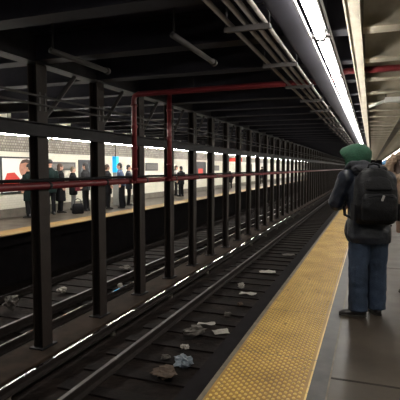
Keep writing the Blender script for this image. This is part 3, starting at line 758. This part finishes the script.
m = MB(); m.tube([(-.06, -.035, .545), (-.05, -.03, .585), (0, -.028, .60), (.05, -.03, .585), (.06, -.035, .545)], .010, 8); m.build('carry_handle', M['packtrim'], bp)
for sg_ in (-1, 1):
    m = MB(); pts = [V((sg_ * .10, -.01, .52)), V((sg_ * .125, .06, .56)), V((sg_ * .14, .15, .555)), V((sg_ * .148, .235, .50)), V((sg_ * .15, .30, .40)), V((sg_ * .165, .335, .26)), V((sg_ * .20, .28, .13)), V((sg_ * .235, .12, .07)), V((sg_ * .21, -.04, .05))]
    rs = []
    for i, p in enumerate(pts):
        d = (pts[min(i + 1, 8)] - pts[max(i - 1, 0)]).normalized(); u = (X - d * X.dot(d)).normalized(); w = .032 if i < 6 else .016
        rs.append((p, u * w, d.cross(u) * .010))
    m.rings(rs, 12, True, True, 3); m.build('shoulder_strap', M['packtrim'], bp)
    m = MB(); m.box((sg_ * .212, -.10, .12), (.02, .15, .17), None, .009); m.build('side_pocket', M['packtrim'], bp)

# ---- woman in the fur-hooded coat at the right edge
stw = dict(h=1.66, lean=.0, coat='beige', trousers='charcoal', hair='brownhair', hairkind='long', hem=.80, cfold=.010, ar=(.098, .088, .066), head=P(.19, .03, 1.55), hrot=(0, -.1, -.15),
           rows=[(.76, -.02, .01, .21, .16), (.88, -.01, .01, .21, .16), (1.0, 0, 0, .205, .15), (1.15, .04, 0, .205, .15), (1.28, .08, 0, .215, .15), (1.36, .11, 0, .20, .13), (1.41, .13, 0, .12, .10), (1.46, .145, 0, .09, .09)],
           J=dict(shL=P(.28, 0, 1.33), elL=P(.33, .02, 1.06), haL=P(.24, .22, 1.0), shR=P(-.09, 0, 1.35), elR=P(-.16, 0, 1.05), haR=P(-.12, .12, .85), hipL=P(.07, 0, .86), knL=P(.07, .015, .47), anL=P(.07, -.02, .085), hipR=P(-.08, 0, .86), knR=P(-.08, .01, .47), anR=P(-.09, -.02, .085)))
root, hc, hd, J = person((.52, 6.05, .003), math.radians(12), 'person in beige coat with pale fur hood at the right edge beyond the backpack', stw, None, .014)
m = MB(); rs = []
pts = [hc + V((.155 * math.cos(t), -.06 - .03 * math.cos(2 * t), -.02 + .15 * math.sin(t))) for t in [2 * PI * k / 20 for k in range(21)]]
m.tube(pts, [.055] * 21, 12); m.ell(hc + V((0, -.09, -.14)), (.17, .09, .07))
mobj('fur_hood', remesh(m, .014, 2, .02, 26), M['fur'], root)
# ---- person in blue hat further up the platform
person((.36, 13.2, .003), math.radians(200), 'person with a light blue knit hat far up the platform beside the backpack', dict(h=1.74, coat='charcoal', hair='lightblue', hairkind='hat', trousers='black'), None, .02)

# ---- people waiting on the far platform
G = 'people waiting on the far platform'
R = math.radians
phoneJ = dict(elR=P(-.25, .05, 1.10), haR=P(-.08, .30, 1.15), elL=P(.24, .02, 1.10), haL=P(.12, .26, 1.05))
far = [
    ((-9.9, 11.52), 90, 'person in dark green coat half hidden left of the first column', dict(h=1.66, coat='darkgreen', hair='blackhair', hem=.55)),
    ((-9.9, 12.5), 60, 'person in dark hat and green coat just right of the first column', dict(h=1.80, coat='darkgreen', hair='blackhair', hairkind='hat', hem=.7)),
    ((-10.0, 13.15), -40, 'brown-haired person in long black coat under the first wall tablet', dict(h=1.68, coat='black', hair='brownhair', hairkind='long', hem=.42, flare=1.1, bulk=1.12)),
    ((-10.2, 14.15), -50, 'ash-haired person in black coat with a maroon bag in front', dict(h=1.58, coat='black', hair='greyhair', hem=.62, trousers='paleleg', J=phoneJ)),
    ((-9.55, 14.0), 100, 'black-haired person in charcoal jacket with back turned, left of second column', dict(h=1.72, coat='charcoal', hair='blackhair', hairkind='long', hem=.75, bulk=1.15)),
    ((-9.3, 15.02), -30, 'person in black coat facing right beside the second column', dict(h=1.66, coat='black', hair='brownhair', hem=.6)),
    ((-9.0, 15.6), 120, 'black-haired person in denim jacket and wide black trousers left of third column', dict(h=1.72, coat='denim', hair='blackhair', lean=.08, hem=.85, bulk=1.12, tr=(.12, .125, .13))),
    ((-9.4, 16.85), -60, 'dark-haired person in dark jacket behind the one in denim', dict(h=1.66, coat='navy', hair='blackhair', hem=.7, J=phoneJ)),
    ((-9.6, 22.95), 70, 'person all in black standing in the gap right of fourth column', dict(h=1.62, coat='black', hair='blackhair', hem=.7)),
    ((-10.2, 23.65), -60, 'person in pale top and red-brown hair beside the one in black', dict(h=1.66, coat='lightcloth', hair='brownhair', hairkind='long', hem=.8, trousers='charcoal')),
    ((-10.0, 33.5), 30, 'short person in black far along the far platform', dict(h=1.30, coat='black', hair='blackhair', hem=.6)),
    ((-9.9, 44.0), 30, 'small distant person in dark clothes beyond the ninth column', dict(h=1.66, coat='charcoal', hair='blackhair', hem=.6)),
]
for (x, y), a, lab, st in far:
    person((x, y, .003), R(a), lab, st, G, .022)
def bag(loc, size, mt, label, rz):
    r = empty('shoulder_bag', loc, label, 'bag', rz=rz)
    m = MB(); w, d, h_ = size
    m.rings([((0, 0, 0), X * w * .9, Yv * d * .8), ((0, 0, h_ * .1), X * w, Yv * d), ((0, 0, h_ * .7), X * w * .95, Yv * d * .8), ((0, 0, h_), X * w * .85, Yv * d * .35)], 18, True, True, 3); m.build('bag_body', M[mt], r)
    m = MB(); m.tube([(-w * .6, 0, h_ * .95), (-w * .5, 0, h_ * 1.35), (0, 0, h_ * 1.5), (w * .5, 0, h_ * 1.35), (w * .6, 0, h_ * .95)], .012, 6); m.build('handle', M[mt], r)
bag((-9.3, 13.15, .003), (.2, .12, .34), 'black', 'black bag standing on the far platform floor by the waiting group', R(60))
bag((-9.86, 14.0, .72), (.13, .06, .24), 'maroon', 'maroon bag held in front of the ash-haired person', R(60))

# ------------------------------------------------------------------ world, camera, view
w = bpy.data.worlds.new('world'); S.world = w; w.use_nodes = True
w.node_tree.nodes['Background'].inputs[0].default_value = (.5, .5, .62, 1); w.node_tree.nodes['Background'].inputs[1].default_value = .02
cam = bpy.data.cameras.new('camera'); co = bpy.data.objects.new('camera', cam); C.objects.link(co)
cam.sensor_width = 36; cam.lens = 36 * 460 / 400; cam.clip_end = 300; cam.clip_start = .05
co.location = (0, 0, 1.55); co.rotation_euler = (R(86.0), 0, R(20.35)); S.camera = co
S.view_settings.view_transform = 'Standard'; S.view_settings.look = 'None'; S.view_settings.gamma = 1; S.view_settings.use_curve_mapping = False
S.view_settings.exposure = 0.0
S.cycles.use_denoising = True; S.cycles.use_light_tree = True; S.cycles.max_bounces = 8; S.cycles.diffuse_bounces = 5; S.cycles.sample_clamp_indirect = 6
